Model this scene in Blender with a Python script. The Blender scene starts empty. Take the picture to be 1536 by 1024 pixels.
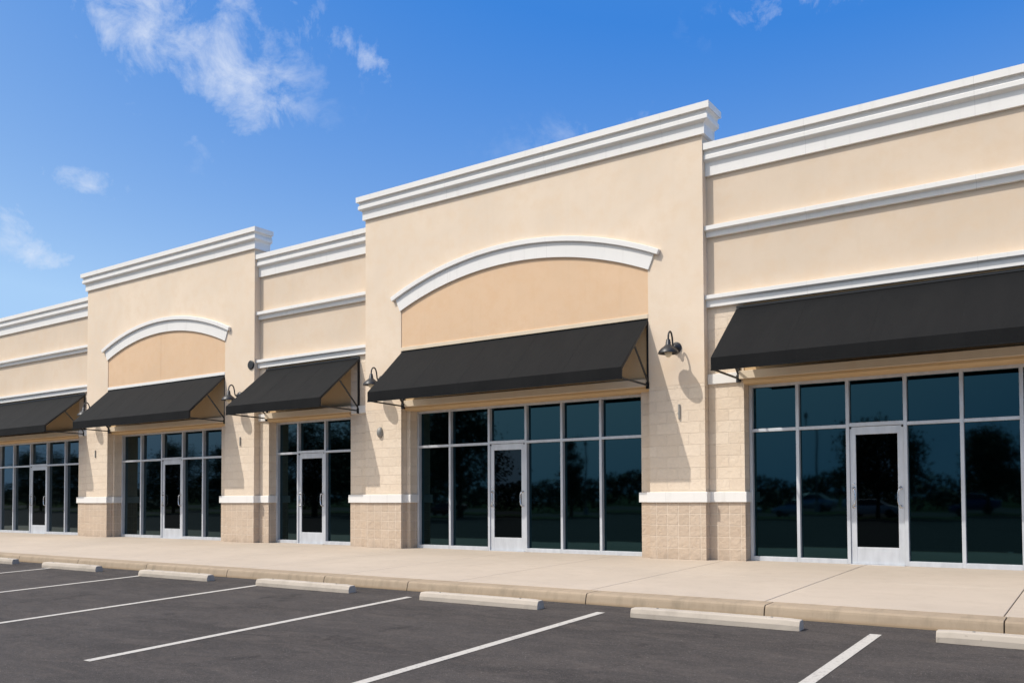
import bpy, bmesh, math, random
from mathutils import Vector, Matrix
random.seed(7)
S = bpy.context.scene
COL = S.collection
PI = math.pi

# ------------------------------------------------------------------ materials
def mat(name):
    m = bpy.data.materials.new(name); m.use_nodes = True
    nt = m.node_tree; nt.nodes.clear()
    return m, nt
class N:
    """small wrapper for building node trees"""
    def __init__(s, nt): s.nt = nt
    def n(s, typ, **kw):
        d = s.nt.nodes.new(typ)
        for k, v in kw.items(): setattr(d, k, v)
        return d
    def put(s, sock, v):
        if v is None: return
        if isinstance(v, bpy.types.NodeSocket): s.nt.links.new(v, sock)
        elif isinstance(v, bpy.types.Node): s.nt.links.new(v.outputs[0], sock)
        else:
            if hasattr(sock.default_value, '__len__') and not hasattr(v, '__len__'): v = (v,)*len(sock.default_value)
            if hasattr(sock.default_value, '__len__') and len(sock.default_value) == 4 and len(v) == 3: v = (*v, 1)
            sock.default_value = v
    def math(s, op, a, b=None, c=None, clamp=False):
        d = s.n('ShaderNodeMath', operation=op); d.use_clamp = clamp
        for i, v in enumerate((a, b, c)):
            if v is not None: s.put(d.inputs[i], v)
        return d.outputs[0]
    def vmath(s, op, a, b=None):
        d = s.n('ShaderNodeVectorMath', operation=op)
        s.put(d.inputs[0], a)
        if b is not None: s.put(d.inputs[1], b)
        return d.outputs['Value'] if op in ('DOT_PRODUCT', 'LENGTH') else d.outputs[0]
    def mix(s, f, a, b, typ='MIX'):
        d = s.n('ShaderNodeMix', data_type='RGBA', blend_type=typ)
        s.put(d.inputs[0], f); s.put(d.inputs[6], a); s.put(d.inputs[7], b)
        return d.outputs[2]
    def noise(s, vec, scale, detail=4, rough=.55, dist=0.):
        d = s.n('ShaderNodeTexNoise'); d.inputs['Scale'].default_value = scale
        d.inputs['Detail'].default_value = detail; d.inputs['Roughness'].default_value = rough
        d.inputs['Distortion'].default_value = dist
        if vec is not None: s.put(d.inputs['Vector'], vec)
        return d.outputs['Fac']
    def ramp(s, f, a, b, c0=0., c1=1.):
        d = s.n('ShaderNodeMapRange'); d.clamp = True
        s.put(d.inputs[0], f); d.inputs[1].default_value = a; d.inputs[2].default_value = b
        d.inputs[3].default_value = c0; d.inputs[4].default_value = c1
        return d.outputs[0]
    def pos(s): return s.n('ShaderNodeNewGeometry').outputs['Position']
    def scale(s, v, xyz): return s.vmath('MULTIPLY', v, xyz)
    def bump(s, h, strength=.3, dist=.01, prev=None):
        d = s.n('ShaderNodeBump'); d.inputs['Strength'].default_value = strength
        d.inputs['Distance'].default_value = dist; s.put(d.inputs['Height'], h)
        if prev is not None: s.put(d.inputs['Normal'], prev)
        return d.outputs[0]
    def out(s, base, rough=.6, metal=0., spec=.5, normal=None, ior=None, tint=None, sheen=None):
        b = s.n('ShaderNodeBsdfPrincipled'); o = s.n('ShaderNodeOutputMaterial')
        s.put(b.inputs['Base Color'], base); s.put(b.inputs['Roughness'], rough)
        s.put(b.inputs['Metallic'], metal); s.put(b.inputs['Specular IOR Level'], spec)
        if ior: b.inputs['IOR'].default_value = ior
        if tint: s.put(b.inputs['Specular Tint'], tint)
        if sheen: b.inputs['Sheen Weight'].default_value = sheen
        if normal is not None: s.put(b.inputs['Normal'], normal)
        s.nt.links.new(b.outputs[0], o.inputs[0]); return b

def m_stucco(name, col, mott=.07, grain=170, streak=.05):
    m, nt = mat(name); k = N(nt); p = k.pos()
    big = k.noise(p, .55, 5, .6, .4); mid = k.noise(p, 3.2, 5, .65)
    st = k.noise(k.scale(p, (7., 7., .35)), 1., 4, .6)
    c = k.mix(k.ramp(big, .3, .7), tuple(x*(1-mott) for x in col), tuple(min(1, x*(1+mott*.6)) for x in col))
    c = k.mix(k.ramp(mid, .45, .72, 0, .75), c, (col[0]*.965, col[1]*.915, col[2]*.85))
    c = k.mix(k.ramp(st, .56, .8, 0, streak*3), c, tuple(x*.82 for x in col))
    fine = k.noise(p, grain, 3, .6); trowel = k.noise(p, 9, 4, .6, .6)
    c = k.mix(k.ramp(fine, .35, .65, 0, .10), c, tuple(x*.8 for x in col))
    nb = k.bump(trowel, .25, .006); nb = k.bump(fine, .35, .0025, nb)
    k.out(c, .88, spec=.25, normal=nb); return m

def m_block(name, col, bw, offset, mortar, depth=.4, relief=.95):
    """split-face concrete block laid in 20 cm courses"""
    m, nt = mat(name); k = N(nt); p = k.pos()
    sp = k.n('ShaderNodeSeparateXYZ'); k.put(sp.inputs[0], p)
    u = k.math('ADD', sp.outputs[0], sp.outputs[1])
    cb = k.n('ShaderNodeCombineXYZ'); k.put(cb.inputs[0], u); k.put(cb.inputs[1], sp.outputs[2])
    wob = k.n('ShaderNodeTexNoise'); k.put(wob.inputs['Vector'], p); wob.inputs['Scale'].default_value = 11
    wv = k.vmath('MULTIPLY', k.vmath('SUBTRACT', wob.outputs['Color'], (.5, .5, .5)), (.006, .006, 0))
    uv = k.vmath('ADD', cb.outputs[0], wv)
    b = k.n('ShaderNodeTexBrick'); b.offset = offset; b.squash = 1.
    k.put(b.inputs['Vector'], uv); b.inputs['Scale'].default_value = 1
    b.inputs['Brick Width'].default_value = bw; b.inputs['Row Height'].default_value = .1975
    b.inputs['Mortar Size'].default_value = .009; b.inputs['Mortar Smooth'].default_value = .3
    b.inputs['Bias'].default_value = -.1
    k.put(b.inputs['Color1'], tuple(x*1.05 for x in col)); k.put(b.inputs['Color2'], tuple(x*f for x, f in zip(col, (.95, .935, .92))))
    k.put(b.inputs['Mortar'], mortar)
    rough1 = k.noise(p, 14, 5, .62, 1.3); rough2 = k.noise(p, 55, 4, .65)
    vor = k.n('ShaderNodeTexVoronoi'); vor.feature = 'SMOOTH_F1'; k.put(vor.inputs['Vector'], k.vmath('ADD', p, k.vmath('MULTIPLY', wob.outputs['Color'], (.12, .12, .12)))); vor.inputs['Scale'].default_value = 15
    inv = k.math('SUBTRACT', 1., b.outputs['Fac'])
    face = k.math('ADD', k.math('MULTIPLY', rough1, 1.), k.math('MULTIPLY', vor.outputs['Distance'], .8))
    h = k.math('ADD', k.math('MULTIPLY', inv, depth), k.math('MULTIPLY', k.math('MULTIPLY', face, inv), relief))
    c = k.mix(k.ramp(rough1, .38, .7, 0, .35), b.outputs['Color'], tuple(x*.80 for x in col))
    c = k.mix(k.ramp(k.noise(p, 1.1, 4), .45, .75, 0, .35), c, (col[0]*.93, col[1]*.86, col[2]*.78))
    # splash dirt close to the pavement
    c = k.mix(k.math('MULTIPLY', k.ramp(sp.outputs[2], 0, .22, .45, 0), k.ramp(k.noise(p, 6, 5), .35, .65)), c, (.26, .21, .165))
    nb = k.bump(h, .8, .016); nb = k.bump(rough2, .45, .004, nb)
    k.out(c, .92, spec=.2, normal=nb); return m

def m_trim(name, col=(.80, .77, .725)):
    m, nt = mat(name); k = N(nt); p = k.pos()
    st = k.noise(k.scale(p, (9, 9, .8)), 1, 4, .6); big = k.noise(p, 1.3, 4)
    c = k.mix(k.ramp(big, .35, .7, 0, .5), col, tuple(x*.93 for x in col))
    c = k.mix(k.ramp(st, .58, .82, 0, .32), c, (.50, .47, .42))
    sp = k.n('ShaderNodeSeparateXYZ'); k.put(sp.inputs[0], p)
    jt = k.math('LESS_THAN', k.math('FRACT', k.math('DIVIDE', k.math('ADD', sp.outputs[0], 50.3), 2.44)), .0022)
    c = k.mix(k.math('MULTIPLY', jt, .45), c, (.38, .36, .33))
    fine = k.noise(p, 190, 3, .6)
    k.out(c, .75, spec=.3, normal=k.bump(fine, .22, .002)); return m

def m_fabric():
    m, nt = mat('awning_canvas'); k = N(nt); p = k.pos()
    c0 = (.0062, .0065, .0072)
    dust = k.noise(k.scale(p, (3.2, 1, 1)), 1.1, 6, .65, .5); sc = k.noise(k.scale(p, (26, 1.2, 1.2)), 1., 3, .6, .4)
    c = k.mix(k.ramp(dust, .42, .72, 0, .7), c0, (.0092, .0093, .0097))
    c = k.mix(k.ramp(sc, .68, .75, 0, .3), c, (.035, .034, .033))
    w = k.noise(p, 420, 2, .5); wr = k.noise(k.scale(p, (1.6, .7, .7)), 1.6, 4, .55, .8)
    nb = k.bump(wr, .5, .03); nb = k.bump(w, .25, .0015, nb)
    k.out(c, .78, spec=.16, normal=nb); return m

def m_metal(name, col, rough, metal, spec=.5, var=.08):
    m, nt = mat(name); k = N(nt); p = k.pos()
    v = k.noise(k.scale(p, (4, 4, 1.2)), 2, 5, .6)
    c = k.mix(k.ramp(v, .35, .7), col, tuple(x*(1-var*2) for x in col))
    r = k.ramp(k.noise(p, 9, 4), .3, .7, rough*.85, min(1, rough*1.2))
    k.out(c, r, metal, spec, k.bump(k.noise(p, 260, 2), .06, .001)); return m

def m_glass():
    m, nt = mat('tinted_mirror_glass'); k = N(nt); p = k.pos()
    w = k.noise(p, .9, 2, .5)
    nb = k.bump(w, .10, .010)
    b = k.out((.0002, .0005, .0005), .027, 0, .5, nb, ior=1.69, tint=(.28, .70, .82)); return m

def m_doorglass():
    m, nt = mat('clear_door_glass'); k = N(nt); p = k.pos()
    b = k.out((.0002, .0003, .0003), .02, 0, .5, k.bump(k.noise(p, .9, 2), .08, .01), ior=1.42, tint=(.6, .85, .95)); return m

def m_concrete(name, col, dirt=(.30, .26, .21), dirtamt=.5, broom=True, bands=False):
    m, nt = mat(name); k = N(nt); p = k.pos()
    big = k.noise(p, .45, 6, .62, .5); mid = k.noise(p, 3.5, 5, .65); fine = k.noise(p, 120, 3, .7)
    c = k.mix(k.ramp(big, .3, .7), tuple(x*.90 for x in col), tuple(x*1.04 for x in col))
    c = k.mix(k.ramp(mid, .5, .78, 0, dirtamt), c, dirt)
    st = k.noise(k.scale(p, (.5, 2.4, 1)), 1.3, 6, .65, .8)
    c = k.mix(k.ramp(st, .56, .74, 0, dirtamt*.6), c, tuple(x*.80 for x in col))
    c = k.mix(k.ramp(fine, .5, .8, 0, .4), c, tuple(x*.78 for x in col))
    spot = k.noise(p, 22, 2, .5); c = k.mix(k.ramp(spot, .71, .76, 0, .45), c, tuple(x*.6 for x in col))
    if bands:   # water stains running down and damp foot of the kerb face
        ru = k.noise(k.scale(p, (5., 1, 1.2)), 1.5, 5, .65)
        c = k.mix(k.ramp(ru, .5, .72, 0, .55), c, (.20, .165, .115))
        sp = k.n('ShaderNodeSeparateXYZ'); k.put(sp.inputs[0], p)
        c = k.mix(k.ramp(sp.outputs[2], -.205, -.17, .65, 0), c, (.30, .21, .125))
    nb = k.bump(fine, .35, .003)
    if broom: nb = k.bump(k.noise(k.scale(p, (220, 6, 1)), 1, 2), .12, .002, nb)
    k.out(c, .9, spec=.25, normal=nb); return m

def m_asphalt():
    m, nt = mat('asphalt'); k = N(nt); p = k.pos()
    agg = k.noise(p, 95, 3, .75); agg2 = k.noise(p, 260, 2, .6); gr = k.noise(p, 34, 4, .8)
    big = k.noise(k.scale(p, (.6, 1.7, 1)), .55, 6, .62, .7); mid = k.noise(k.scale(p, (1, 2.6, 1)), 1.7, 7, .72, .9)
    c = k.mix(k.ramp(big, .34, .66), (.041, .0355, .0325), (.070, .061, .056))
    c = k.mix(k.ramp(mid, .46, .70, 0, .75), c, (.108, .089, .077))
    c = k.mix(k.ramp(mid, .46, .30, 0, .55), c, (.038, .033, .031))
    c = k.mix(k.ramp(gr, .50, .68, 0, .6), c, (.115, .100, .090)); c = k.mix(k.ramp(gr, .48, .32, 0, .6), c, (.034, .030, .028))
    c = k.mix(k.ramp(agg, .40, .64, 0, .5), c, (.036, .031, .029))
    c = k.mix(k.ramp(agg2, .60, .74, 0, .7), c, (.24, .215, .195))
    # oil drips gather in the middle of the bays
    sp = k.n('ShaderNodeSeparateXYZ'); k.put(sp.inputs[0], p)
    bay = k.math('ABSOLUTE', k.math('SUBTRACT', k.math('FRACT', k.math('ADD', k.math('DIVIDE', sp.outputs[0], 2.97), .62)), .5))
    oil = k.noise(p, 2.6, 4, .6, .4)
    c = k.mix(k.math('MULTIPLY', k.ramp(oil, .56, .66, 0, .6), k.ramp(bay, .16, .05)), c, (.024, .021, .020))
    stone = k.noise(p, 70, 1, .4); c = k.mix(k.ramp(stone, .735, .76, 0, .7), c, (.30, .27, .24))
    h = k.math('ADD', k.math('ADD', agg, k.math('MULTIPLY', agg2, .5)), gr)
    k.out(c, .9, spec=.22, normal=k.bump(h, .7, .006)); return m

def m_paint():
    m, nt = mat('road_paint'); k = N(nt); p = k.pos()
    w = k.noise(p, 30, 5, .75); w2 = k.noise(p, 3, 4, .6); g = k.noise(p, 120, 3, .7)
    f = k.math('MULTIPLY', k.ramp(w, .52, .64), k.ramp(w2, .38, .62, .2, 1.))
    c = k.mix(f, (.50, .465, .415), (.22, .20, .18))
    c = k.mix(k.ramp(g, .5, .75, 0, .4), c, (.44, .42, .39))
    k.out(c, .8, spec=.3, normal=k.bump(g, .5, .004)); return m

def m_plain(name, col, rough=.6, metal=0., spec=.5, nscale=40, var=.12):
    m, nt = mat(name); k = N(nt); p = k.pos()
    c = k.mix(k.ramp(k.noise(p, nscale, 4), .3, .7), tuple(x*(1-var) for x in col), tuple(min(1, x*(1+var)) for x in col))
    k.out(c, rough, metal, spec); return m

def m_leaf(name, a, b):
    m, nt = mat(name); k = N(nt)
    r = k.n('ShaderNodeNewGeometry').outputs['Random Per Island']
    k.out(k.mix(r, a, b), .6, spec=.3); return m

def m_grass():
    m, nt = mat('grass'); k = N(nt); p = k.pos()
    c = k.mix(k.ramp(k.noise(p, .4, 5), .3, .7), (.05, .085, .022), (.10, .12, .04))
    c = k.mix(k.ramp(k.noise(p, 14, 4), .4, .7), c, (.03, .055, .015))
    k.out(c, .9, spec=.1, normal=k.bump(k.noise(p, 40, 3), .8, .05)); return m

M = dict(
    stucco=m_stucco('cream_stucco', (.775, .632, .485)),
    wing=m_stucco('warm_cream_stucco', (.70, .565, .43)),
    tan=m_stucco('tan_stucco', (.725, .505, .325), .06, 170, .07),
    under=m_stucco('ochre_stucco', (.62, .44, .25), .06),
    trim=m_trim('white_moulding'),
    creamtrim=m_stucco('cream_moulding', (.72, .60, .45), .04),
    block=m_block('cream_split_block', (.75, .625, .49), .41, .5, (.75, .62, .485), .04, .5),
    base=m_block('tan_split_block', (.56, .445, .34), .2055, 0., (.72, .595, .47), .45, .85),
    canvas=m_fabric(),
    iron=m_plain('black_painted_steel', (.012, .012, .013), .45, 0, .5),
    lampm=m_plain('black_enamel', (.013, .014, .018), .42, 0, .5),
    bulb=m_plain('frosted_lamp_glass', (.72, .62, .45), .25, 0, .5, var=.05),
    alu=m_metal('anodised_aluminium', (.63, .645, .67), .48, .35),
    steel=m_metal('brushed_steel', (.75, .75, .76), .25, 1.),
    glass=m_glass(), dglass=m_doorglass(),
    walk=m_concrete('pavement_concrete', (.495, .415, .335), (.375, .305, .24), .38),
    kerb=m_concrete('kerb_concrete', (.375, .29, .205), (.23, .175, .12), .55, False, True),
    stop=m_concrete('precast_concrete', (.475, .412, .342), (.24, .205, .165), .5, False),
    asphalt=m_asphalt(), paint=m_paint(),
    ground=m_grass(), roof=m_plain('roof_felt', (.30, .30, .29), .9),
    bark=m_plain('bark', (.07, .052, .038), .9, 0, .2, 12, .35),
    leaf=m_leaf('leaf_green', (.018, .035, .010), (.05, .075, .022)),
    leaf2=m_leaf('leaf_far_green', (.022, .035, .015), (.045, .06, .026)),
    grey=m_plain('grey_fitting', (.27, .26, .24), .55, .3),
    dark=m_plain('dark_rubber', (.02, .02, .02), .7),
    carw=m_plain('white_car_paint', (.75, .75, .74), .25), carg=m_plain('silver_car_paint', (.42, .44, .47), .25, .5),
    carr=m_plain('dark_red_car_paint', (.20, .025, .02), .25), carb=m_plain('blue_car_paint', (.04, .08, .18), .25),
    carglass=m_plain('car_glass', (.015, .018, .02), .08, 0, .5),
    redlens=m_plain('red_lens', (.35, .01, .01), .2), clearlens=m_plain('clear_lens', (.7, .7, .7), .1),
    joint=m_plain('joint_filler', (.09, .075, .06), .95),
)

# ------------------------------------------------------------------ mesh helpers
class MB:
    def __init__(s): s.bm = bmesh.new()
    def poly(s, pts):
        return s.bm.faces.new([s.bm.verts.new(p) for p in pts])
    def box(s, x0, x1, y0, y1, z0, z1):
        v = [s.bm.verts.new((x, y, z)) for x in (x0, x1) for y in (y0, y1) for z in (z0, z1)]
        for f in ((0, 1, 3, 2), (4, 6, 7, 5), (0, 4, 5, 1), (2, 3, 7, 6), (0, 2, 6, 4), (1, 5, 7, 3)):
            s.bm.faces.new([v[i] for i in f])
        return s
    def loft(s, rings, caps=True, closed=True):
        R = [[s.bm.verts.new(p) for p in r] for r in rings]
        n = len(R[0])
        for a, b in zip(R, R[1:]):
            for i in range(n if closed else n-1):
                j = (i+1) % n
                s.bm.faces.new((a[i], a[j], b[j], b[i]))
        if caps:
            s.bm.faces.new(R[0][::-1]); s.bm.faces.new(R[-1])
        return s
    def prof_x(s, prof, x0, x1):           # closed (y,z) profile extruded along X
        return s.loft([[(x0, y, z) for y, z in prof], [(x1, y, z) for y, z in prof]])
    def prism_y(s, poly, y0, y1):          # closed (x,z) outline extruded along Y
        return s.loft([[(x, y0, z) for x, z in poly], [(x, y1, z) for x, z in poly]])
    def tube(s, pts, r, n=10, radii=None):
        pts = [Vector(p) for p in pts]; rings = []
        up = Vector((0, 0, 1))
        prev = None
        for i, p in enumerate(pts):
            t = (pts[min(i+1, len(pts)-1)] - pts[max(i-1, 0)]).normalized()
            if prev is None:
                a = t.cross(up) if abs(t.z) < .95 else t.cross(Vector((1, 0, 0)))
            else: a = prev - t*prev.dot(t)
            a.normalize(); prev = a; b = t.cross(a)
            rr = radii[i] if radii else r
            rings.append([p + (a*math.cos(2*PI*j/n) + b*math.sin(2*PI*j/n))*rr for j in range(n)])
        return s.loft(rings)
    def bar(s, p, q, w, h=None):           # square bar between two points
        p, q = Vector(p), Vector(q); t = (q-p).normalized(); h = h or w
        a = t.cross(Vector((1, 0, 0)))
        if a.length < .1: a = t.cross(Vector((0, 0, 1)))
        a.normalize(); b = t.cross(a)
        return s.loft([[c + a*(sx*w/2) + b*(sy*h/2) for sx, sy in ((-1, -1), (1, -1), (1, 1), (-1, 1))] for c in (p, q)])
    def lathe(s, prof, mtx=Matrix(), n=28, caps=True):   # (r, z) profile about local Z
        rings = [[mtx @ Vector((r*math.cos(2*PI*j/n), r*math.sin(2*PI*j/n), z)) for j in range(n)] for r, z in prof]
        return s.loft(rings, caps)
    def build(s, name, m, parent=None, smooth=False, bevel=0., label=None):
        bmesh.ops.recalc_face_normals(s.bm, faces=s.bm.faces)
        me = bpy.data.meshes.new(name); s.bm.to_mesh(me); s.bm.free()
        o = bpy.data.objects.new(name, me); COL.objects.link(o)
        me.materials.append(M[m] if isinstance(m, str) else m)
        if smooth:
            for f in me.polygons: f.use_smooth = True
        if bevel:
            b = o.modifiers.new('edge', 'BEVEL'); b.width = bevel; b.segments = 2; b.limit_method = 'ANGLE'; b.angle_limit = math.radians(40)
            b.use_clamp_overlap = True
        if parent is not None:
            o.parent = parent
            o.matrix_parent_inverse = Matrix.Translation(-Vector(parent.location)) if parent.type == 'EMPTY' and parent.parent is None and parent.get('local') is None else Matrix()
        if label: o['label'] = label
        return o
def thing(name, label, cat, loc=(0, 0, 0), group=None):
    o = bpy.data.objects.new(name, None); COL.objects.link(o); o.location = loc
    o.empty_display_size = .2
    o['label'] = label; o['category'] = cat
    if group: o['group'] = group
    return o
def tag(o, label, cat, group=None, kind=None):
    o['label'] = label; o['category'] = cat
    if group: o['group'] = group
    if kind: o['kind'] = kind
    return o
def struct(o, label, cat):
    o['kind'] = 'structure'; o['label'] = label; o['category'] = cat; return o

# ------------------------------------------------------------------ ground heights
YK, ZK, ZA, SL = -4.83, -.0857, -.2137, .0326
def lz(y):
    if y > YK: return ZA
    if y > -16: return ZA - SL*(YK-y)
    return ZA - SL*(YK+16)
ZF = lz(-20)

# ground, lot, verge, far lot
g = MB(); R_ = 900
g.poly([(-R_, -R_, -1.2), (R_, -R_, -1.2), (R_, R_, -1.2), (-R_, R_, -1.2)])
struct(g.build('ground', 'ground'), 'wide flat grassy ground reaching the horizon', 'ground')
g = MB(); ysx = [-4.6, YK, -8, -12, -16, -30, -46]
for a, b in zip(ysx, ysx[1:]):
    for xa, xb in ((-230, -40), (-40, -20), (-20, 0), (0, 20), (20, 60)):
        g.poly([(xa, a, lz(a)), (xb, a, lz(a)), (xb, b, lz(b)), (xa, b, lz(b))])
bmesh.ops.remove_doubles(g.bm, verts=g.bm.verts, dist=.001)
lot = struct(g.build('parking_lot', 'asphalt'), 'dark grey asphalt parking lot in front of the shops', 'parking lot')
# stall markings lie 4 mm above the asphalt
def line(x, y0, y1, w=.105, dx=0):
    g = MB(); n = 12
    for i in range(n):
        a = y0+(y1-y0)*i/n; b = y0+(y1-y0)*(i+1)/n
        xa = x+dx*i/n; xb = x+dx*(i+1)/n
        g.poly([(xa-w/2, a, lz(a)+.004), (xa+w/2, a, lz(a)+.004), (xb+w/2, b, lz(b)+.004), (xb-w/2, b, lz(b)+.004)])
    bmesh.ops.remove_doubles(g.bm, verts=g.bm.verts, dist=.0005)
    o = g.build('parking_line', 'paint'); o.parent = lot; return o
for x, dx in ((1.12, 0), (-1.835, -.05), (-4.775, -.03), (-7.65, .06), (-10.66, .03), (-13.73, 0), (-16.77, 0), (-19.8, 0), (-22.85, 0), (-25.9, 0)):
    line(x, -5.33, -9.76, dx=dx)
def crack(pts, w):
    rnd = random.Random(len(pts)*7+int(abs(pts[0][0])*10)); P = []
    for (x0, y0), (x1, y1) in zip(pts, pts[1:]):
        for i in range(14):
            t = i/14; P.append((x0+(x1-x0)*t+rnd.gauss(0, .022), y0+(y1-y0)*t+rnd.gauss(0, .016), w*rnd.uniform(.25, 1.2)))
    P.append((*pts[-1], w*.2)); g = MB()
    rows = [(g.bm.verts.new((x, y-ww/2, lz(y)+.002)), g.bm.verts.new((x+ww*.3, y+ww/2, lz(y)+.002))) for x, y, ww in P]
    for (a0, a1), (b0, b1) in zip(rows, rows[1:]): g.bm.faces.new((a0, b0, b1, a1))
    o = g.build('crack', 'joint'); o.parent = lot
crack([(-7.62, -10.3), (-7.40, -9.85), (-7.15, -9.35), (-7.07, -8.95)], .010)
crack([(-11.9, -7.9), (-11.2, -7.5), (-10.9, -6.7)], .008)
g = MB(); g.prof_x([(-46, ZF+.14), (-46, ZF-.3), (-46.15, ZF-.3), (-46.15, ZF+.14)], -230, 60)
struct(g.build('kerb', 'kerb', bevel=.02), 'far concrete kerb edging the grass verge across the lot', 'kerb')
g = MB(); g.prof_x([(-46.15, ZF+.12), (-46.15, -1), (-54, -1), (-54, ZF+.10)], -230, 60)
struct(g.build('grass_verge', 'ground'), 'strip of grass beyond the far side of the parking lot', 'verge')
g = MB(); g.prof_x([(-54, ZF-.02), (-54, -1), (-80, -1), (-80, ZF-.02)], -230, 60)
struct(g.build('road', 'asphalt'), 'asphalt road and parking bays beyond the grass verge', 'road')

# pavement: separate slabs with open joints, one kerb run with its joints
jx = [-7.52, -5.37, -3.16, -.85]
xs = sorted(jx + [jx[0]-2.2*i for i in range(1, 16)] + [jx[-1]+2.2*i for i in range(1, 6)])
walk = MB(); G = .005
for a, b in zip(xs, xs[1:]):
    for y0, y1 in ((.62, -2.15), (-2.15, -4.50)):
        y0g, y1g = (y0, y1+.0025) if y0 > 0 else (y0-.0025, y1)
        pr = [(y0g, 0.), (0., 0.), (y1g, y1g*.01775)] if y0g > 0 else [(y0g, y0g*.01775), (y1g, y1g*.01775)]
        bot = [(y1g, -.14), (y0g, -.14)]
        walk.prof_x(pr+bot, a+G, b-G)
w = struct(walk.build('sidewalk', 'walk', bevel=.006), 'pale concrete pavement slabs along the shop fronts', 'pavement')
g = MB(); g.prof_x([(.6, -.045), (.6, -.4), (-4.6, -.4), (-4.6, -.1), (-4.45, -.13)], xs[0], xs[-1])
o = g.build('joint_bed', 'joint'); o.parent = w
kx = sorted([-9.79, -8.12, -5.25, -3.06, -.82] + [-9.79-2.3*i for i in range(1, 14)] + [1.4, 3.6, 5.8, 8, 10.2])
g = MB()
nose = [(-4.505, -.081), (-4.505, -.5), (YK-.03, -.5), (YK-.022, -.2), (YK-.004, -.125), (YK+.004, -.104), (YK+.018, -.091), (YK+.04, ZK)]
for a, b in zip(kx, kx[1:]): g.prof_x(nose, a+.006, b-.006)
o = g.build('kerb', 'kerb', bevel=.004); o.parent = w
g = MB(); g.prof_x([(-4.52, -.10), (-4.52, -.5), (YK+.01, -.5), (YK+.02, -.12)], kx[0], kx[-1]); o = g.build('joint_filler', 'joint'); o.parent = w

# ------------------------------------------------------------------ building
B = thing('shopping_strip', 'long cream stucco shop building with white cornices, arched fronts and dark tinted storefronts', 'building')
def part(mb, name, m, parent=B, **kw): return mb.build(name, m, parent, **kw)

def cornice_profile(z_top, proj, frz0, frz1, cap=.115):
    """(distance out from the wall, z) from the top edge down to the wall"""
    c = z_top-cap; h = c-frz0
    return [(0, z_top), (proj, z_top), (proj, c), (proj-.022, c+.010), (proj-.050, c-.002), (proj-.058, c-.20*h), (proj-.050, c-.37*h), (proj-.034, c-.45*h),
            (proj-.034, c-.77*h), (proj-.042, c-.83*h), (.066, frz0+.012), (.050, frz0), (.050, frz1), (0, frz1)]
def sweep_wrap(prof, xl, xr, y, yback):
    """moulding mitred round the two ends of a raised parapet"""
    mb = MB()
    rings = [[(xl-d, yback, z) for d, z in prof], [(xl-d, y-d, z) for d, z in prof], [(xr+d*1.2, y-d, z) for d, z in prof], [(xr+d*1.2, yback, z) for d, z in prof]]
    mb.loft(rings); return mb
def arch_z(x, a, b, spring, rise):
    c = (a+b)/2; h = (b-a)/2; r = (h*h+rise*rise)/(2*rise)
    return spring+rise-r+math.sqrt(max(0, r*r-(x-c)**2))
HEAD = 3.03
def tower(xl, xr, a, b, rise, white_sill):
    n = 40; spring = 5.14
    arc = [(a+(b-a)*i/n, arch_z(a+(b-a)*i/n, a, b, spring, rise)) for i in range(n+1)]
    poly = [(xl, HEAD), (xl, 7.74), (xr, 7.74), (xr, HEAD), (b, HEAD)] + arc[::-1] + [(a, HEAD)]
    t = part(MB().prism_y(poly, 0, .36), 'tower_wall', 'stucco', label='taller cream stucco wall with a shallow arched recess')
    part(sweep_wrap(cornice_profile(7.82, .155, 7.50, 7.315), xl, xr, 0, .43), 'cornice', 'trim', t)
    # arch moulding: flat face and a projecting outer lip
    c = (a+b)/2; h = (b-a)/2; r = (h*h+rise*rise)/(2*rise); zc = spring+rise-r; th = math.asin(h/r)
    def ring(r0, r1, prj, th, mb):
        rings = []
        for i in range(n+1):
            q = -th+2*th*i/n; s_, c_ = math.sin(q), math.cos(q)
            rings.append([(c+rr*s_, yy, zc+rr*c_) for rr, yy in ((r0, .010), (r0, -prj), (r1, -prj), (r1, .010))])
        return mb.loft(rings)
    part(ring(r-.004, r+.285, .026, th+.003, MB()), 'arch_moulding', 'trim', t, bevel=.004)
    part(ring(r+.287, r+.385, .078, th+.014, MB()), 'arch_lip', 'trim', t, bevel=.008)
    g = MB(); y_ = .013
    if white_sill:          # the smaller arch has one control joint
        xj = a+.48*(b-a); g.box(a-.08, xj-.003, y_, .30, 4.345, spring+rise+.1); g.box(xj-.004, xj+.004, y_+.006, .29, 4.346, spring+rise+.09); g.box(xj+.003, b+.08, y_+.0005, .30, 4.345, spring+rise+.1)
    else: g.box(a-.08, b+.08, y_, .30, 4.345, spring+rise+.1)
    part(g, 'arch_panel', 'tan', t, label='tan stucco panel inside the arch')
    part(MB().box(a+.002, b-.002, -.008, .28, 4.262, 4.342), 'sill_moulding', 'trim' if white_sill else 'creamtrim', t, bevel=.006)
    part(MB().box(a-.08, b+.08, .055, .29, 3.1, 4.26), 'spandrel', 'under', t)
    # header over the storefront
    part(MB().prof_x([(.02, 3.19), (.02, 3.055), (.30, 3.055), (.30, 3.19)], a+.002, b-.002), 'header', 'creamtrim', t, bevel=.006)
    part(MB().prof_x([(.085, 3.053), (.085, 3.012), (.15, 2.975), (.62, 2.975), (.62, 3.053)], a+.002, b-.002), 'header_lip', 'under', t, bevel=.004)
    for p0, p1 in ((xl, a), (b, xr)):
        pr = part(MB().box(p0+.004, p1-.002, .003, .62, 1.16, HEAD+.002), 'pier', 'block', label='upper pier of cream rough faced block')
        part(MB().box(p0, p1, -.004, .62, -.05, .99), 'pier_base', 'base', pr, label='pier foot of tan square scored block')
        part(MB().box(p0-.04, p1+.04, -.04, .50, .985, 1.166), 'band', 'trim', pr, bevel=.008)
    return t
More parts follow.
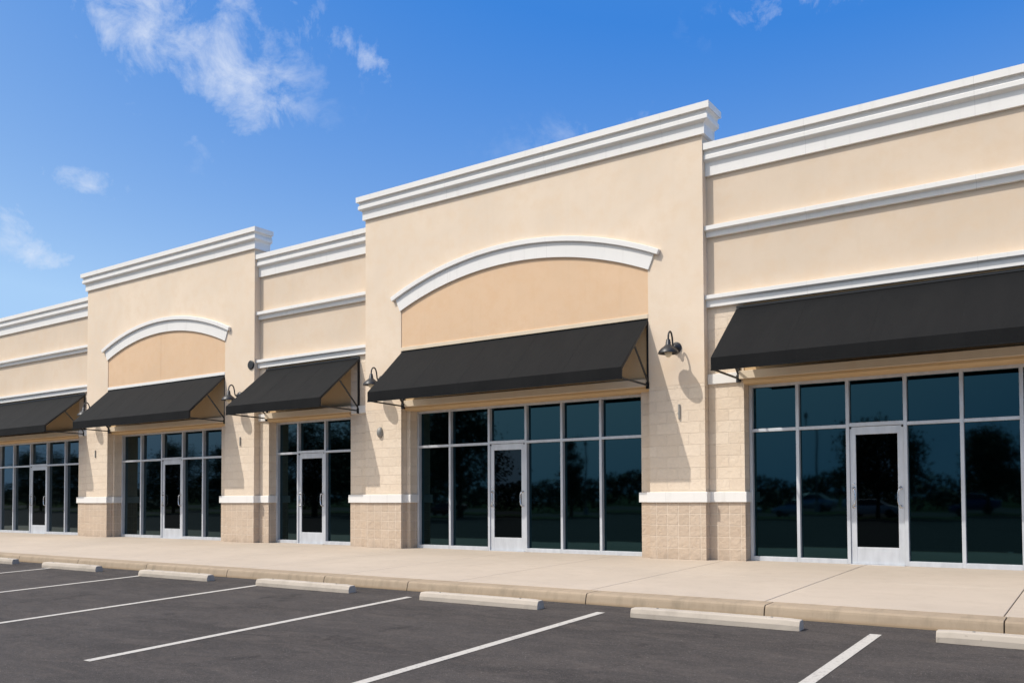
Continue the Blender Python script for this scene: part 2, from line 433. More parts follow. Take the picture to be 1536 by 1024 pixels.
def pilaster(x0, x1, ztop, jamb_side):
    """set-back block strip beside a storefront opening"""
    pr = part(MB().box(x0, x1, .172, .62, 1.16, ztop), 'pilaster', 'block', label='set back strip of cream rough faced block')
    part(MB().box(x0-.003, x1+.003, .168, .62, -.05, .989), 'pilaster_base', 'base', pr)
    part(MB().box(x0-(.038 if jamb_side < 0 else 0), x1+(.038 if jamb_side > 0 else 0), .131, .49, .987, 1.164), 'band', 'trim', pr, bevel=.008)
def wing(x0, x1, o0, o1):
    w = part(MB().box(x0, x1, .172, .5, 4.43, 7.1), 'wing_wall', 'wing', label='lower cream stucco wall between the towers')
    prof = [(.172-d, z) for d, z in cornice_profile(7.17, .155, 6.85, 6.625)]
    part(MB().prof_x(prof+[(.45, 6.625), (.45, 7.17)], x0+.003, x1-.003), 'cornice', 'trim', w)
    for zt, zm, zb, p1, p2 in ((5.738, 5.655, 5.553, .125, .055), (4.538, 4.462, 4.335, .125, .07)):
        part(MB().prof_x([(.20, zt), (.172-p1, zt), (.172-p1, zm+.008), (.172-p1+.015, zm), (.172-p2-.02, zm-.004), (.172-p2, zm-.02), (.172-p2, zb), (.20, zb)], x0+.003, x1-.003), 'belt_course', 'trim', w, bevel=.004)
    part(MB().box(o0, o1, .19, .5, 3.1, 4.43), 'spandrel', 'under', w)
    part(MB().prof_x([(.075, 3.19), (.075, 3.055), (.40, 3.055), (.40, 3.19)], o0-.05, o1+.05), 'header', 'creamtrim', w, bevel=.006)
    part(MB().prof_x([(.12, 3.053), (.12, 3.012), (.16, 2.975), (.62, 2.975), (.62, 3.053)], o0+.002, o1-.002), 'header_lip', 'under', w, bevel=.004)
    for a, b in ((x0, o0-.052), (o1+.052, x1)):
        if b-a > .03: part(MB().box(a+.002, b, .128, .4, 3.01, 3.183), 'header_return', 'trim', w, bevel=.006)
    return w

T1 = (-25.06, -17.43, -23.95, -18.58); T2 = (-13.63, -5.655, -12.57, -6.70)
tower(*T1, .52, True); tower(*T2, .60, False)
W1 = (-36., T1[0], -32.3, -25.80); W2 = (T1[1], T2[0], -17.08, -14.26); W3 = (T2[1], 8., -5.03, .62)
wing(*W1); wing(*W2); wing(*W3)
for x0, x1, zt, sd in ((T1[2]+.002, -23.87, 2.98, 1), (-18.93, T1[3]-.002, 2.98, -1), (T2[2]+.002, -12.46, 2.98, 1), (-6.94, T2[3]-.002, 2.98, -1),
                       (-36, -32.3, 4.36, 1), (-25.80, T1[0]-.002, 4.36, -1), (T1[1]+.002, -17.08, 4.36, 1), (-14.26, T2[0]-.002, 4.36, -1), (T2[1]+.002, -5.03, 4.36, 1), (.62, 8., 4.36, -1)):
    pilaster(x0, x1, zt, sd)
# the rest of the building: end walls, back wall and flat roof
g = MB(); g.box(-36, -35.7, .5, 17, -.3, 7.0); g.box(7.7, 8, .5, 17, -.3, 7.0); g.box(-35.7, 7.7, 16.7, 17, -.3, 7.0)
part(g, 'rear_wall', 'wing')
part(MB().box(-35.7, 7.7, .5, 16.7, 6.1, 6.3), 'roof', 'roof')
part(MB().box(-35.7, 7.7, .9, 16.7, -.2, -.02), 'floor_slab', 'walk')

# storefronts: aluminium frame with its panes, and the doors
FY = .44; TOP = 2.985; TR = 2.2
def storefront(xs, xd, end_l=True):
    """xs: mullion centre lines; xd: index of the bay that holds the door"""
    fr = MB(); fw = .052; y0, y1 = FY-.045, FY+.08
    for i, x in enumerate(xs):
        fr.box(x-fw/2, x+fw/2, y0, y1, 0.001, TOP)
    for i, (a, b) in enumerate(zip(xs, xs[1:])):
        A, Bb = a+fw/2, b-fw/2
        fr.box(A, Bb, y0+.002, y1-.002, TOP-.055, TOP-.001)
        fr.box(A, Bb, y0+.002, y1-.002, TR-.026+(.012 if i == xd else 0), TR+.026+(.02 if i == xd else 0))
        if i != xd: fr.box(A, Bb, y0-.004, y1-.002, .0, .075)
    f = part(fr, 'window', 'alu', bevel=.003)
    for i, (a, b) in enumerate(zip(xs, xs[1:])):
        for z0, z1 in ((TR+.03, TOP-.055), (.07, TR-.022)):
            if i == xd and z0 < 1: continue
            A, Bb = a+fw/2-.006, b-fw/2+.006
            g = MB(); t = [random.uniform(-.0022, .0022) for _ in range(3)]
            # each lite sits a hair out of true in its gasket
            w_, h_ = Bb-A, z1-z0
            g.loft([[(A, FY+.040+t[0]*w_*2-t[1]*h_, z0-.006), (Bb, FY+.040-t[0]*w_*2-t[1]*h_, z0-.006), (Bb, FY+.040-t[0]*w_*2+t[1]*h_, z1+.006), (A, FY+.040+t[0]*w_*2+t[1]*h_, z1+.006)],
                    [(A, FY+.056, z0-.006), (Bb, FY+.056, z0-.006), (Bb, FY+.056, z1+.006), (A, FY+.056, z1+.006)]])
            part(g, 'pane', 'glass', f)
    # door
    a, b = xs[xd]+fw/2+.004, xs[xd+1]-fw/2-.004; zt = TR-.02
    d = MB(); dy0, dy1 = FY-.022, FY+.024; st = .088
    d.box(a, a+st, dy0, dy1, .012, zt); d.box(b-st, b, dy0, dy1, .012, zt)
    d.box(a+st, b-st, dy0+.001, dy1-.001, zt-.125, zt-.001); d.box(a+st, b-st, dy0+.001, dy1-.001, .013, .275)
    d = part(d, 'door', 'alu', bevel=.003)
    part(MB().box(a+st-.006, b-st+.006, FY-.004, FY+.006, .27, zt-.12), 'door_glass', 'dglass', d)
    part(MB().box(a+st, b-st, FY+.03, FY+.06, 1.02, 1.06), 'push_bar', 'alu', d)
    for x, s in ((a+.05, 1), (b-.05, -1)):
        hb = MB(); pts = []
        for q in range(5): pts.append((x+s*.0, dy0-.062*math.sin(q*PI/8)-.0, .90+.03-.03*math.cos(q*PI/8)*1.0))
        pts = [(x, dy0+.004, .915), (x, dy0-.045, .915), (x+s*.0, dy0-.06, .925), (x+s*.02, dy0-.062, .95), (x+s*.03, dy0-.062, 1.0), (x+s*.03, dy0-.062, 1.12), (x+s*.02, dy0-.062, 1.17), (x, dy0-.06, 1.195), (x, dy0-.045, 1.205), (x, dy0+.004, 1.205)]
        hb.tube(pts, .0125, 8)
        for z in (.915, 1.205): hb.lathe([(.026, 0), (.026, .012)], Matrix.Translation((x, dy0-.012, z)) @ Matrix.Rotation(-PI/2, 4, 'X'), 14)
        part(hb, 'handle', 'steel', d, smooth=True)
    for hx in (a+.003, b-.003): part(MB().box(hx-.022, hx+.022, dy0-.014, dy0+.01, zt-.03, zt+.03), 'hinge', 'dark', d)
    part(MB().lathe([(.018, 0), (.018, .014), (.010, .018)], Matrix.Translation((a+.05, dy0, 1.28)) @ Matrix.Rotation(PI/2, 4, 'X'), 14), 'lock', 'steel', d)
    part(MB().box(a-.0, b+.0, FY-.09, FY+.08, .0, .011), 'threshold', 'alu', d)
storefront([-4.998, -4.213, -3.421, -2.568, -1.785, -1.01, -.235, .595], 2)
storefront([-12.43, -11.549, -10.518, -9.605, -8.766, -7.904, -6.91], 2)
storefront([-17.05, -16.29, -15.341, -14.29], 1)
storefront([-23.84, -22.895, -21.89, -20.929, -20.028, -18.96], 2)
storefront([-32.27, -31.247, -30.27, -29.16, -28.102, -27.008, -25.83], 3)
# dim shop interiors stand behind the dark glass
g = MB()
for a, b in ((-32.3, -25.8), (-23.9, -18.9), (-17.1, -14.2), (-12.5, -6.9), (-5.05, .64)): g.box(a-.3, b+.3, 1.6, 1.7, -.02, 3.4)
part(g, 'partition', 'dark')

# ------------------------------------------------------------------ awnings
def awning(xl, xr, yw, label, ribs, yf=-1.045):
    zt, zf, zb = 4.27, 3.27, 3.07
    A = thing('awning', label, 'awning', ((xl+xr)/2, yw, zb), 'black canvas awnings over the storefronts')
    rx = [xl+.02+(xr-xl-.04)*i/ribs for i in range(ribs+1)]
    # canvas: a grid with a slight sag between the ribs
    mb = MB(); nx = ribs*6; ns = 10; rows = []
    ph = random.uniform(0, 6)
    for j in range(ns+4):
        row = []
        for i in range(nx+1):
            x = xl+(xr-xl)*i/nx; u = (i/6) % 1
            sag = .006*math.sin(PI*u)**2
            if j <= ns:
                t = j/ns; y = yw-.012+(yf-yw+.012)*t; z = zt+(zf-zt)*t; s_ = sag*math.sin(PI*t)*1.3
                row.append((x, y+s_*.68, z-s_*.74))
            else:
                t = (j-ns)/3; row.append((x, yf+.004*t+.004*math.sin(x*5+ph)*t+sag*.3*t, zf+(zb-zf)*t+.003*math.sin(x*3.1+ph)*t))
        rows.append([mb.bm.verts.new(p) for p in row])
    for r0, r1 in zip(rows, rows[1:]):
        for i in range(nx): mb.bm.faces.new((r0[i], r0[i+1], r1[i+1], r1[i]))
    c = mb.build('canopy', 'canvas', A, smooth=False)
    so = c.modifiers.new('thick', 'SOLIDIFY'); so.thickness = .006; so.offset = -1
    # stitched seams and front hem
    for i in range(1, ribs):
        sm = MB(); x = rx[i]; n_ = Vector((0, -.68, .74))
        pts = [Vector((x, yw-.012+(yf-yw+.012)*t, zt+(zf-zt)*t))+n_*.0006 for t in (0, .5, 1)]
        sm.bar(pts[0], pts[-1], .002, .006)
        sm.build('seam', 'canvas', c)
    hm = MB(); hm.box(xl, xr, yf-.009, yf+.012, zb-.006, zb+.016); hm.build('hem', 'canvas', c)
    hm = MB(); hm.box(xl, xr, yw-.035, yw-.001, zt-.004, zt+.03)
    hm.build('head_rail', 'iron', A)
    for i, x in enumerate(rx):
        fb = MB(); w = .034
        end = i in (0, ribs)
        top = (x, yw-.03, zt-.045); fr = (x, yf+.03, zf-.02); bt = (x, yf+.03, zb+.02); wb = (x, yw-.02, zb+.0)
        fb.bar(top, fr, w); fb.bar(fr, bt, w)
        if end:
            fb.bar((x, yw-.02, zt), (x, yw-.02, zb-.05), w*1.2); fb.bar(bt, wb, w*.8)
            fb.bar((x, yw+(yf-yw)*.52, zt+(zf-zt)*.52-.03), (x, yw-.03, zb+.06), w*.8)
            fb.box(x-.035, x+.035, yw-.05, yw+.003, zb-.06, zb+.06)
        fb.build('rib', 'iron', A)
    for y, z in ((yf+.03, zf-.025), (yf+.03, zb+.02), (yw-.03, zt-.05)):
        MB().bar((xl+.04, y, z), (xr-.04, y, z), .029).build('rail', 'iron', A)
    return A
awning(-32.2, -25.44, .172, 'black awning on the low wall furthest left, left of the smaller arch', 6)
awning(T1[2]+.03, T1[3]-.004, .05, 'long black awning under the smaller arch', 5)
awning(-17.16, -13.97, .172, 'shortest black awning, over the narrow shop between the two arched towers', 3)
awning(T2[2]+.01, T2[3]-.004, .05, 'long black awning under the larger arch', 5)
awning(-5.13, .72, .172, 'black awning on the low wall right of the larger arch, cut off by the edge', 5)

# ------------------------------------------------------------------ gooseneck wall lamps
def make_lamp(label):
    L = thing('wall_lamp', label, 'lamp', (0, 0, 0), 'black gooseneck lamps on the tower piers'); L['local'] = 1
    mb = MB(); mb.lathe([(.098, 0), (.098, .018), (.085, .034), (.05, .044), (.045, .085), (.02, .10)], Matrix.Rotation(PI/2, 4, 'X'), 26)
    mb.build('wall_plate', 'lampm', L, smooth=True)
    P = [(0, -.08, 0), (0, -.125, -.012), (0, -.155, .03), (0, -.165, .09), (0, -.18, .16), (0, -.205, .215), (0, -.245, .245), (0, -.29, .235), (0, -.325, .195), (0, -.338, .14), (0, -.34, .09)]
    # Catmull-Rom refinement of the arm
    Q = []
    V = [Vector(p) for p in P]
    for i in range(len(V)-1):
        p0, p1, p2, p3 = V[max(i-1, 0)], V[i], V[i+1], V[min(i+2, len(V)-1)]
        for s in range(4):
            t = s/4; Q.append(.5*((2*p1)+(p2-p0)*t+(2*p0-5*p1+4*p2-p3)*t*t+(3*p1-p0-3*p2+p3)*t**3))
    Q.append(V[-1])
    mb = MB(); mb.tube(Q, .0155, 12); mb.build('arm', 'lampm', L, smooth=True)
    t = Matrix.Translation((0, -.34, -.14))
    mb = MB(); mb.lathe([(.02, .245), (.036, .235), (.038, .20), (.044, .195), (.046, .15), (.06, .135), (.075, .118), (.12, .085), (.16, .042), (.176, .004), (.178, -.006), (.170, -.006), (.15, .038), (.11, .075), (.06, .105), (.05, .12)], t, 40)
    mb.build('shade', 'lampm', L, smooth=True)
    mb = MB(); mb.lathe([(.045, .10), (.062, .06), (.066, .015), (.058, -.03), (.035, -.062), (.012, -.075)], t, 24)
    mb.build('bulb', 'bulb', L, smooth=True)
    return L
def copy_thing(o, loc, label):
    c = o.copy(); COL.objects.link(c); c.location = loc; c['label'] = label
    for ch in list(o.children):
        d = ch.copy(); COL.objects.link(d); d.parent = c
        for gch in list(ch.children):
            e = gch.copy(); COL.objects.link(e); e.parent = d
    return c
lamp = make_lamp('black gooseneck lamp on the bare pier between the two longest right-hand awnings')
lamp.location = (-6.165, -.0, 3.68)
for x, lb in ((-13.13, 'black gooseneck lamp between the short awning and the long awning under the larger arch'),
              (-17.98, 'black gooseneck lamp between the smaller arch awning and the short awning'),
              (-24.62, 'black gooseneck lamp at the left end of the awning under the smaller arch')):
    copy_thing(lamp, (x, 0, 3.68), lb)

# small fittings on the piers
def slot_plate(x, z, label, h=.2):
    g = MB(); g.box(-.016, .016, -.026, -.001, -h/2, h/2); g.box(-.03, .012, -.014, -.002, -h*.18, -h*.02)
    o = g.build('conduit_cover', 'grey', None, bevel=.004); o.location = (x, 0, z)
    tag(o, label, 'wall fitting', 'small fittings on the tower piers')
slot_plate(-6.12, 2.56, 'thin grey upright conduit cover on the pier below the bare gooseneck lamp', .26)
slot_plate(-17.95, 2.53, 'thin grey upright conduit cover on the pier between the smaller arch and the short awning', .22)
slot_plate(-24.56, 2.43, 'thin grey upright conduit cover on the pier left of the smaller arch', .22)
g = MB(); g.lathe([(.10, 0), (.10, .02), (.085, .05), (.05, .075), (.012, .085)], Matrix.Rotation(PI/2, 4, 'X') @ Matrix.Diagonal((.8, 1.2, 1, 1)), 24)
o = g.build('vent_hood', 'grey', smooth=True); o.location = (-13.18, .004, 2.53)
tag(o, 'small grey rounded vent hood on the pier left of the larger arch', 'wall fitting', 'small fittings on the tower piers')
g = MB(); g.lathe([(.115, 0), (.115, .022), (.10, .034), (.012, .036)], Matrix.Rotation(PI/2, 4, 'X'), 28)
o = g.build('cover_disc', 'iron'); o.location = (-17.545, 0, 4.42)
tag(o, 'round black cover disc high on the wall above the left end of the short awning', 'wall fitting')

# ------------------------------------------------------------------ wheel stops
def make_stop(x0, x1, y, label):
    L = x1-x0; mb = MB(); n = 14
    prof = [(-.078, 0), (-.078, .055), (-.060, .098), (-.045, .110), (.045, .110), (.060, .098), (.078, .055), (.078, 0)]
    rings = []
    for i in range(n+1):
        t = i/n; x = -L/2+L*t; e = min(t, 1-t)*L
        k = 1-.30*max(0, (.03-e)/.03) if e < .03 else 1
        rings.append([(x, yy*(.93 if e < .001 else 1)+random.uniform(-.0012, .0012), zz*(1 if zz < .01 else (.93 if e < .001 else 1))+random.uniform(-.0012, .0012)) for yy, zz in prof])
    mb.loft(rings)
    # drift-pin holes with their steel pins
    o = mb.build('wheel_stop', 'stop', None, bevel=.006)
    yc = y+.078; o.location = ((x0+x1)/2, yc, lz(yc)-.004); o.rotation_euler = (-math.atan(-SL)*1.0, 0, random.uniform(-.008, .008))
    tag(o, label, 'wheel stop', 'concrete wheel stops along the kerb')
    for s in (-1, 1):
        pn = MB(); pn.lathe([(.013, .104), (.013, .1145), (.008, .1165)], Matrix.Translation((s*L*.34, 0, 0)), 12)
        q = pn.build('anchor_pin', 'grey'); q.parent = o
for x0, x1, y, lb in (
    (-1.30, .55, -5.48, 'pale concrete wheel stop cut off by the right photo edge'),
    (-4.33, -2.50, -5.49, 'pale concrete wheel stop on the asphalt facing the pier right of the larger arch'),
    (-7.35, -5.53, -5.49, 'pale concrete wheel stop in front of the door under the larger arch'),
    (-10.66, -8.68, -5.42, 'pale concrete wheel stop in front of the narrow shop between the towers'),
    (-13.75, -11.86, -5.40, 'pale concrete wheel stop in front of the door under the smaller arch'),
    (-17.10, -15.18, -5.34, 'second concrete wheel stop from the left photo edge'),
    (-20.35, -18.44, -5.24, 'concrete wheel stop cut off by the left photo edge')):
    make_stop(x0, x1, y, lb)

# ------------------------------------------------------------------ what the glass mirrors: trees, lamp posts and cars across the lot
def tree_mesh(seed, H, W, crown_lo, blobs, leaves, leaf=.22, conical=False):
    rnd = random.Random(seed)
    tr = MB(); tips = []
    tr.tube([(0, 0, -.3), (.03, .02, H*.15), (.0, .05, H*.35), (.06, 0, H*.6)], .1, 10, [H*.030, H*.022, H*.018, H*.010])
    for i in range(12):
        z = H*rnd.uniform(.22, .6); a = rnd.uniform(0, 2*PI); r = W*rnd.uniform(.25, .44); zz = min(H*.95, z+r*rnd.uniform(.5, 1.3))
        tr.tube([(0, 0, z), (math.cos(a)*r*.5, math.sin(a)*r*.5, z+(zz-z)*.45), (math.cos(a)*r, math.sin(a)*r, zz)], .1, 6, [H*.010, H*.007, H*.003])
        tips.append((math.cos(a)*r, math.sin(a)*r, zz))
    cr = MB(); cl = list(tips)
    for i in range(blobs):
        t = rnd.random(); z = crown_lo+(H-crown_lo)*t
        rr = W/2*(1-t)**.7 if conical else W/2*math.sqrt(max(.05, 1-(2*t-.85)**2*.85))
        a = rnd.uniform(0, 2*PI); q = rr*math.sqrt(rnd.random())
        cl.append((math.cos(a)*q, math.sin(a)*q, z))
    for i in range(leaves):
        c = cl[i % len(cl)]; s = W*.085*rnd.uniform(.6, 1.4)
        p = Vector((rnd.gauss(c[0], s), rnd.gauss(c[1], s), rnd.gauss(c[2], s*.8)))
        if p.z < crown_lo*.8: continue
        n = Vector((rnd.gauss(0, 1), rnd.gauss(0, 1), rnd.gauss(.4, 1))).normalized(); u = n.orthogonal().normalized(); v = n.cross(u)
        l = leaf*rnd.uniform(.6, 1.3)
        cr.poly([p-u*l, p-v*l*.5, p+u*l, p+v*l*.5])
    return tr, cr
protos = {}
def tree(kind, x, y, sc, rz, label):
    if kind not in protos:
        spec = dict(round=(1, 6.3, 5.0, 2.0, 70, 9000, .13), slim=(2, 6.0, 2.6, 1.4, 50, 4200, .11, True), broad=(3, 9.5, 8.5, 2.6, 110, 11000, .17))[kind]
        tr, cr = tree_mesh(*spec)
        t = thing('tree', label, 'tree', (0, 0, 0), 'trees across the parking lot'); t['local'] = 1
        tr.build('trunk', 'bark', t, smooth=True); cr.build('crown', 'leaf', t)
        protos[kind] = t
    else:
        t = copy_thing(protos[kind], (0, 0, 0), label)
    t.location = (x, y, ZF+.1); t.scale = (sc, sc, sc*random.uniform(.94, 1.06)); t.rotation_euler = (0, 0, rz)
for k, x, y, s, r, lb in (
    ('round', -13.4, -50, 1.02, .3, 'round tree mirrored in the glass door of the right-hand shop'),
    ('round', -6.0, -51, .92, 2.1, 'round tree mirrored in the window right of the right-hand shop door'),
    ('slim', -37.6, -48, 1.0, .5, 'slim pointed tree mirrored right of the door under the larger arch'),
    ('broad', -43.5, -40, .95, 1.0, 'broad tree mirrored over the door under the larger arch'),
    ('broad', -50.5, -41, 1.0, 2.4, 'broad tree mirrored at the left end of the larger arch storefront'),
    ('broad', -63.0, -43, .92, 3.3, 'broad tree mirrored in the narrow middle shop'),
    ('round', -57.5, -44, 1.1, 4.0, 'round tree mirrored at the right end of the narrow middle shop'),
    ('round', -80.0, -46, 1.15, 5.1, 'round tree mirrored right of the door under the smaller arch'),
    ('broad', -93.0, -48, .85, .2, 'broad tree mirrored left of the door under the smaller arch'),
    ('round', -113., -48, 1.2, 1.7, 'round tree mirrored in the shop furthest left, right of its door'),
    ('broad', -128., -50, .8, 2.9, 'broad tree mirrored in the shop furthest left, left of its door')):
    tree(k, x, y, s, r, lb)
def lamp_post(x, y, h, label):
    t = thing('lamp_post', label, 'lamp post', (x, y, ZF), 'lamp posts beyond the parking lot')
    g = MB(); g.tube([(x, y, ZF), (x, y, ZF+h*.5), (x, y, ZF+h)], .1, 10, [.10, .08, .06]); g.build('pole', 'grey', t, smooth=True)
    g = MB(); g.lathe([(.24, 0), (.24, .7), (.20, .75)], Matrix.Translation((x, y, ZF)), 14); g.build('footing', 'stop', t)
    g = MB(); g.lathe([(.06, -.1), (.14, 0), (.16, .22), (.10, .34), (.02, .38)], Matrix.Translation((x, y, ZF+h)), 14); g.build('lamp_head', 'dark', t, smooth=True)
lamp_post(-19.6, -58, 8.2, 'tall lamp post mirrored in the second window from the left end of the right-hand shop')
lamp_post(-43.0, -60, 7.0, 'lamp post mirrored beside the slim tree under the larger arch')
lamp_post(-38.4, -66, 6.0, 'lamp post mirrored at the right end of the larger arch storefront')

def car(x, y, rz, paint, label):
    t = thing('parked_car', label, 'car', (x, y, ZF), 'cars parked across the lot'); t['local'] = 1; t.rotation_euler = (0, 0, rz)
    # body: cross-sections along the length
    st = [(-2.25, .62, .50, .88), (-2.2, .80, .36, .95), (-1.7, .88, .26, 1.0), (-.9, .90, .24, .98), (.4, .90, .24, .96), (1.2, .89, .26, .93), (1.95, .84, .30, .82), (2.2, .72, .40, .70)]
    g = MB(); rings = []
    for X, hw, z0, z1 in st:
        rings.append([(X, -hw*.92, z0), (X, hw*.92, z0), (X, hw, z0+.18), (X, hw, z1-.22), (X, hw*.9, z1), (X, -hw*.9, z1), (X, -hw, z1-.22), (X, -hw, z0+.18)])
    g.loft(rings); b = g.build('body', paint, t, smooth=True, bevel=.03)
    g = MB(); rings = []
    for X, hw, z1 in ((-1.75, .74, .96), (-1.1, .66, 1.40), (-.2, .66, 1.46), (.35, .64, 1.40), (1.15, .74, .93)):
        rings.append([(X, -.78, .92), (X, .78, .92), (X, hw, z1), (X, -hw, z1)])
    g.loft(rings); g.build('cabin_glass', 'carglass', t, bevel=.03)
    g = MB(); g.loft([[(X, -.63, z), (X, .63, z), (X, .60, z+.03), (X, -.60, z+.03)] for X, z in ((-1.15, 1.385), (-.2, 1.455), (.4, 1.385))]); g.build('roof', paint, t, bevel=.015)
    for sx in (-1.38, 1.38):
        for sy in (-1, 1):
            w = MB(); mt = Matrix.Translation((sx, sy*.80, .32)) @ Matrix.Rotation(PI/2, 4, 'X')
            w.lathe([(.20, -.1), (.30, -.1), (.32, -.07), (.32, .07), (.30, .1), (.20, .1)], mt, 20); w = w.build('wheel', 'dark', t, smooth=True)
            r = MB(); r.lathe([(.20, -.095), (.20, .095), (.05, .08)], mt, 16); r.build('rim', 'steel', w)
    for sy in (-1, 1):
        h = MB(); h.box(2.08, 2.17, sy*.58-.14, sy*.58+.14, .56, .68); h.build('headlight', 'clearlens', t, bevel=.02)
        h = MB(); h.box(-2.25, -2.17, sy*.58-.13, sy*.58+.13, .68, .82); h.build('tail_light', 'redlens', t, bevel=.02)
car(-26.5, -60, .1, 'carw', 'white saloon car mirrored right of the larger arch door')
car(-20.9, -60, PI+.05, 'carg', 'silver saloon car mirrored at the left of the right-hand shop')
car(-15.8, -60, .02, 'carw', 'white saloon car mirrored beside the right-hand shop door')
car(-8.2, -60, PI, 'carb', 'blue saloon car mirrored right of the right-hand shop door')
car(-59.5, -58, .05, 'carr', 'dark red saloon car mirrored left of the larger arch door')
car(-97., -60, .0, 'carw', 'white saloon car mirrored under the smaller arch')
# distant wood closing the view across the lot
rnd = random.Random(5); g = MB()
for i in range(48000):
    x = rnd.uniform(-330, 90); d = rnd.random()
    top = 3.4+1.0*math.sin(x*.07)+.8*math.sin(x*.19+1)+.5*math.sin(x*.53+2)
    p = Vector((x, -118-22*d, -1+(top+3*d)*rnd.random()**.6))
    n = Vector((rnd.gauss(0, 1), rnd.gauss(0, 1), rnd.gauss(.3, 1))).normalized(); u = n.orthogonal().normalized(); v = n.cross(u); l = rnd.uniform(.25, .6)
    g.poly([p-u*l, p-v*l*.6, p+u*l, p+v*l*.6])
tag(g.build('woodland', 'leaf2'), 'low dark far-off wood mirrored along the horizon in the glass', 'wood', kind='stuff')

# ------------------------------------------------------------------ camera (fitted to the photograph's vanishing points)
rt = Vector((0.82339583, 0.56744947, -0.00451722)); up = Vector((0.02046939, -0.02174503, 0.99955398)); fw = Vector((-0.56709814, 0.82312105, 0.02952012))
cam = bpy.data.cameras.new('camera'); co = bpy.data.objects.new('camera', cam); COL.objects.link(co)
mt = Matrix((rt, up, -fw)).transposed().to_4x4(); mt.translation = Vector((0, -14.0277, 1.06707)); co.matrix_world = mt
cam.sensor_fit = 'HORIZONTAL'; cam.sensor_width = 36; cam.lens = 1298.674*36/1536; cam.shift_y = (708.8257-512)/1536
cam.clip_start = .05; cam.clip_end = 3000
S.camera = co

# ------------------------------------------------------------------ light and sky
to_sun = Vector((-.78, -1.05, 1.72)).normalized()
sun = bpy.data.lights.new('sun', 'SUN'); sun.energy = 3.35; sun.angle = math.radians(.53); sun.color = (1., .955, .89)
so = bpy.data.objects.new('sun', sun); COL.objects.link(so); so.rotation_euler = to_sun.to_track_quat('Z', 'Y').to_euler(); so.location = to_sun*60
SKY_DEEP, SKY_HAZE, SKY_FILL = (.47, 2.25, 6.8), (3.8, 6.0, 9.0), (17.5, 16.6, 15.2)
W = bpy.data.worlds.new('World'); S.world = W; W.use_nodes = True
nt = W.node_tree; nt.nodes.clear(); k = N(nt)
sky = k.n('ShaderNodeTexSky'); sky.sky_type = 'NISHITA'; sky.sun_disc = False
sky.sun_elevation = math.asin(to_sun.z); sky.sun_rotation = math.atan2(to_sun.x, to_sun.y)
sky.altitude = 0; sky.air_density = 1.0; sky.dust_density = .6; sky.ozone_density = 3.2
d = k.n('ShaderNodeTexCoord').outputs['Generated']
# wispy clouds: noise on a flat layer high overhead, gathered into a few patches
sp = k.n('ShaderNodeSeparateXYZ'); k.put(sp.inputs[0], d)
den = k.math('MAXIMUM', k.math('ADD', sp.outputs[2], .08), .05)
cb = k.n('ShaderNodeCombineXYZ'); k.put(cb.inputs[0], k.math('DIVIDE', sp.outputs[0], den)); k.put(cb.inputs[1], k.math('DIVIDE', sp.outputs[1], den))
uv = cb.outputs[0]
f1 = k.noise(d, 19, 11, .66, .35); f2 = k.noise(k.scale(d, (1, 1, 1.7)), 7.5, 8, .6, .5)
def patch(c, ax, sa, sb, amp):
    c = Vector(c).normalized(); ax = Vector(ax); a = (ax-c*ax.dot(c)).normalized(); b = c.cross(a)
    da = k.math('DIVIDE', k.vmath('DOT_PRODUCT', d, tuple(a)), sa); db = k.math('DIVIDE', k.vmath('DOT_PRODUCT', d, tuple(b)), sb)
    r = k.math('ADD', k.math('MULTIPLY', da, da), k.math('MULTIPLY', db, db))
    e = k.math('MULTIPLY', k.math('POWER', 2.718, k.math('MULTIPLY', r, -1.)), amp)
    return k.math('MULTIPLY', e, k.math('GREATER_THAN', k.vmath('DOT_PRODUCT', d, tuple(c)), .5))
diag = (.05, .12, -.06)
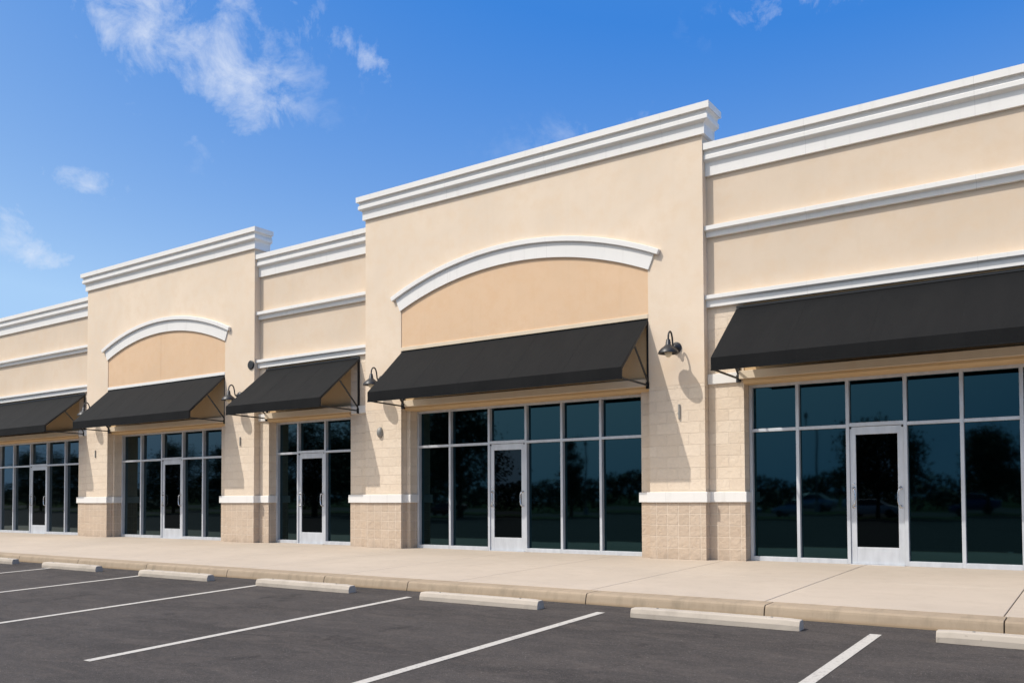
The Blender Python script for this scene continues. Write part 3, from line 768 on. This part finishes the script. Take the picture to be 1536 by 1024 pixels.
pl = [patch((-.7430, .5020, .4430), diag, .125, .070, .74), patch((-.7170, .5600, .4160), diag, .035, .030, .5), patch((-.68, .535, .50), diag, .09, .035, .5), patch((-.8334, .4504, .3204), (.05, .05, 0), .058, .026, .66),
      patch((-.8706, .412, .2689), (0, .1, .1), .026, .019, .74), patch((-.8642, .4411, .2419), (.05, .1, 0), .030, .016, .86), patch((-.6183, .6427, .4524), diag, .05, .017, .55),
      patch((-.2381, .8439, .4808), (1, .2, 0), .09, .022, .5), patch((-.43, .81, .39), (1, .3, 0), .12, .025, .3), patch((-.76, .60, .27), (.3, 1, 0), .03, .012, .4),
      patch((-.2, -.93, .25), (1, 0, 0), .5, .09, .6), patch((-.6, -.75, .3), (1, -.6, 0), .4, .1, .5)]
m_ = pl[0]
for q in pl[1:]: m_ = k.math('ADD', m_, q)
dens = k.math('ADD', k.math('MULTIPLY', f1, 1.25), k.math('MULTIPLY', f2, .60))
cl = k.math('MULTIPLY', k.ramp(k.math('ADD', dens, k.math('MULTIPLY', k.math('MINIMUM', m_, 1.),   .36)), 1.07, 1.46), k.ramp(m_, .03, .45))
# clear-air colours follow the Nishita sky; sunward glow behind the camera added as fill
sr = k.n('ShaderNodeSeparateColor'); k.put(sr.inputs[0], sky.outputs[0])
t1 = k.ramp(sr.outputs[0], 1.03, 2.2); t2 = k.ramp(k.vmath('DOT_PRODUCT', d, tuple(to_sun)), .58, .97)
tinted = k.mix(t2, k.mix(t1, SKY_DEEP, SKY_HAZE), SKY_FILL)
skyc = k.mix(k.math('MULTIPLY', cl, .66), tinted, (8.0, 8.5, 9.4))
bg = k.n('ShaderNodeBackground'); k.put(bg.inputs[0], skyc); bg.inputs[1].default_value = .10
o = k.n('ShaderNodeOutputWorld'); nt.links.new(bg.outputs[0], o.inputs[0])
S.view_settings.view_transform = 'Standard'; S.view_settings.look = 'None'; S.view_settings.exposure = .06; S.view_settings.gamma = 1
S.view_settings.use_curve_mapping = False
S.cycles.max_bounces = 6; S.cycles.diffuse_bounces = 3; S.cycles.glossy_bounces = 3
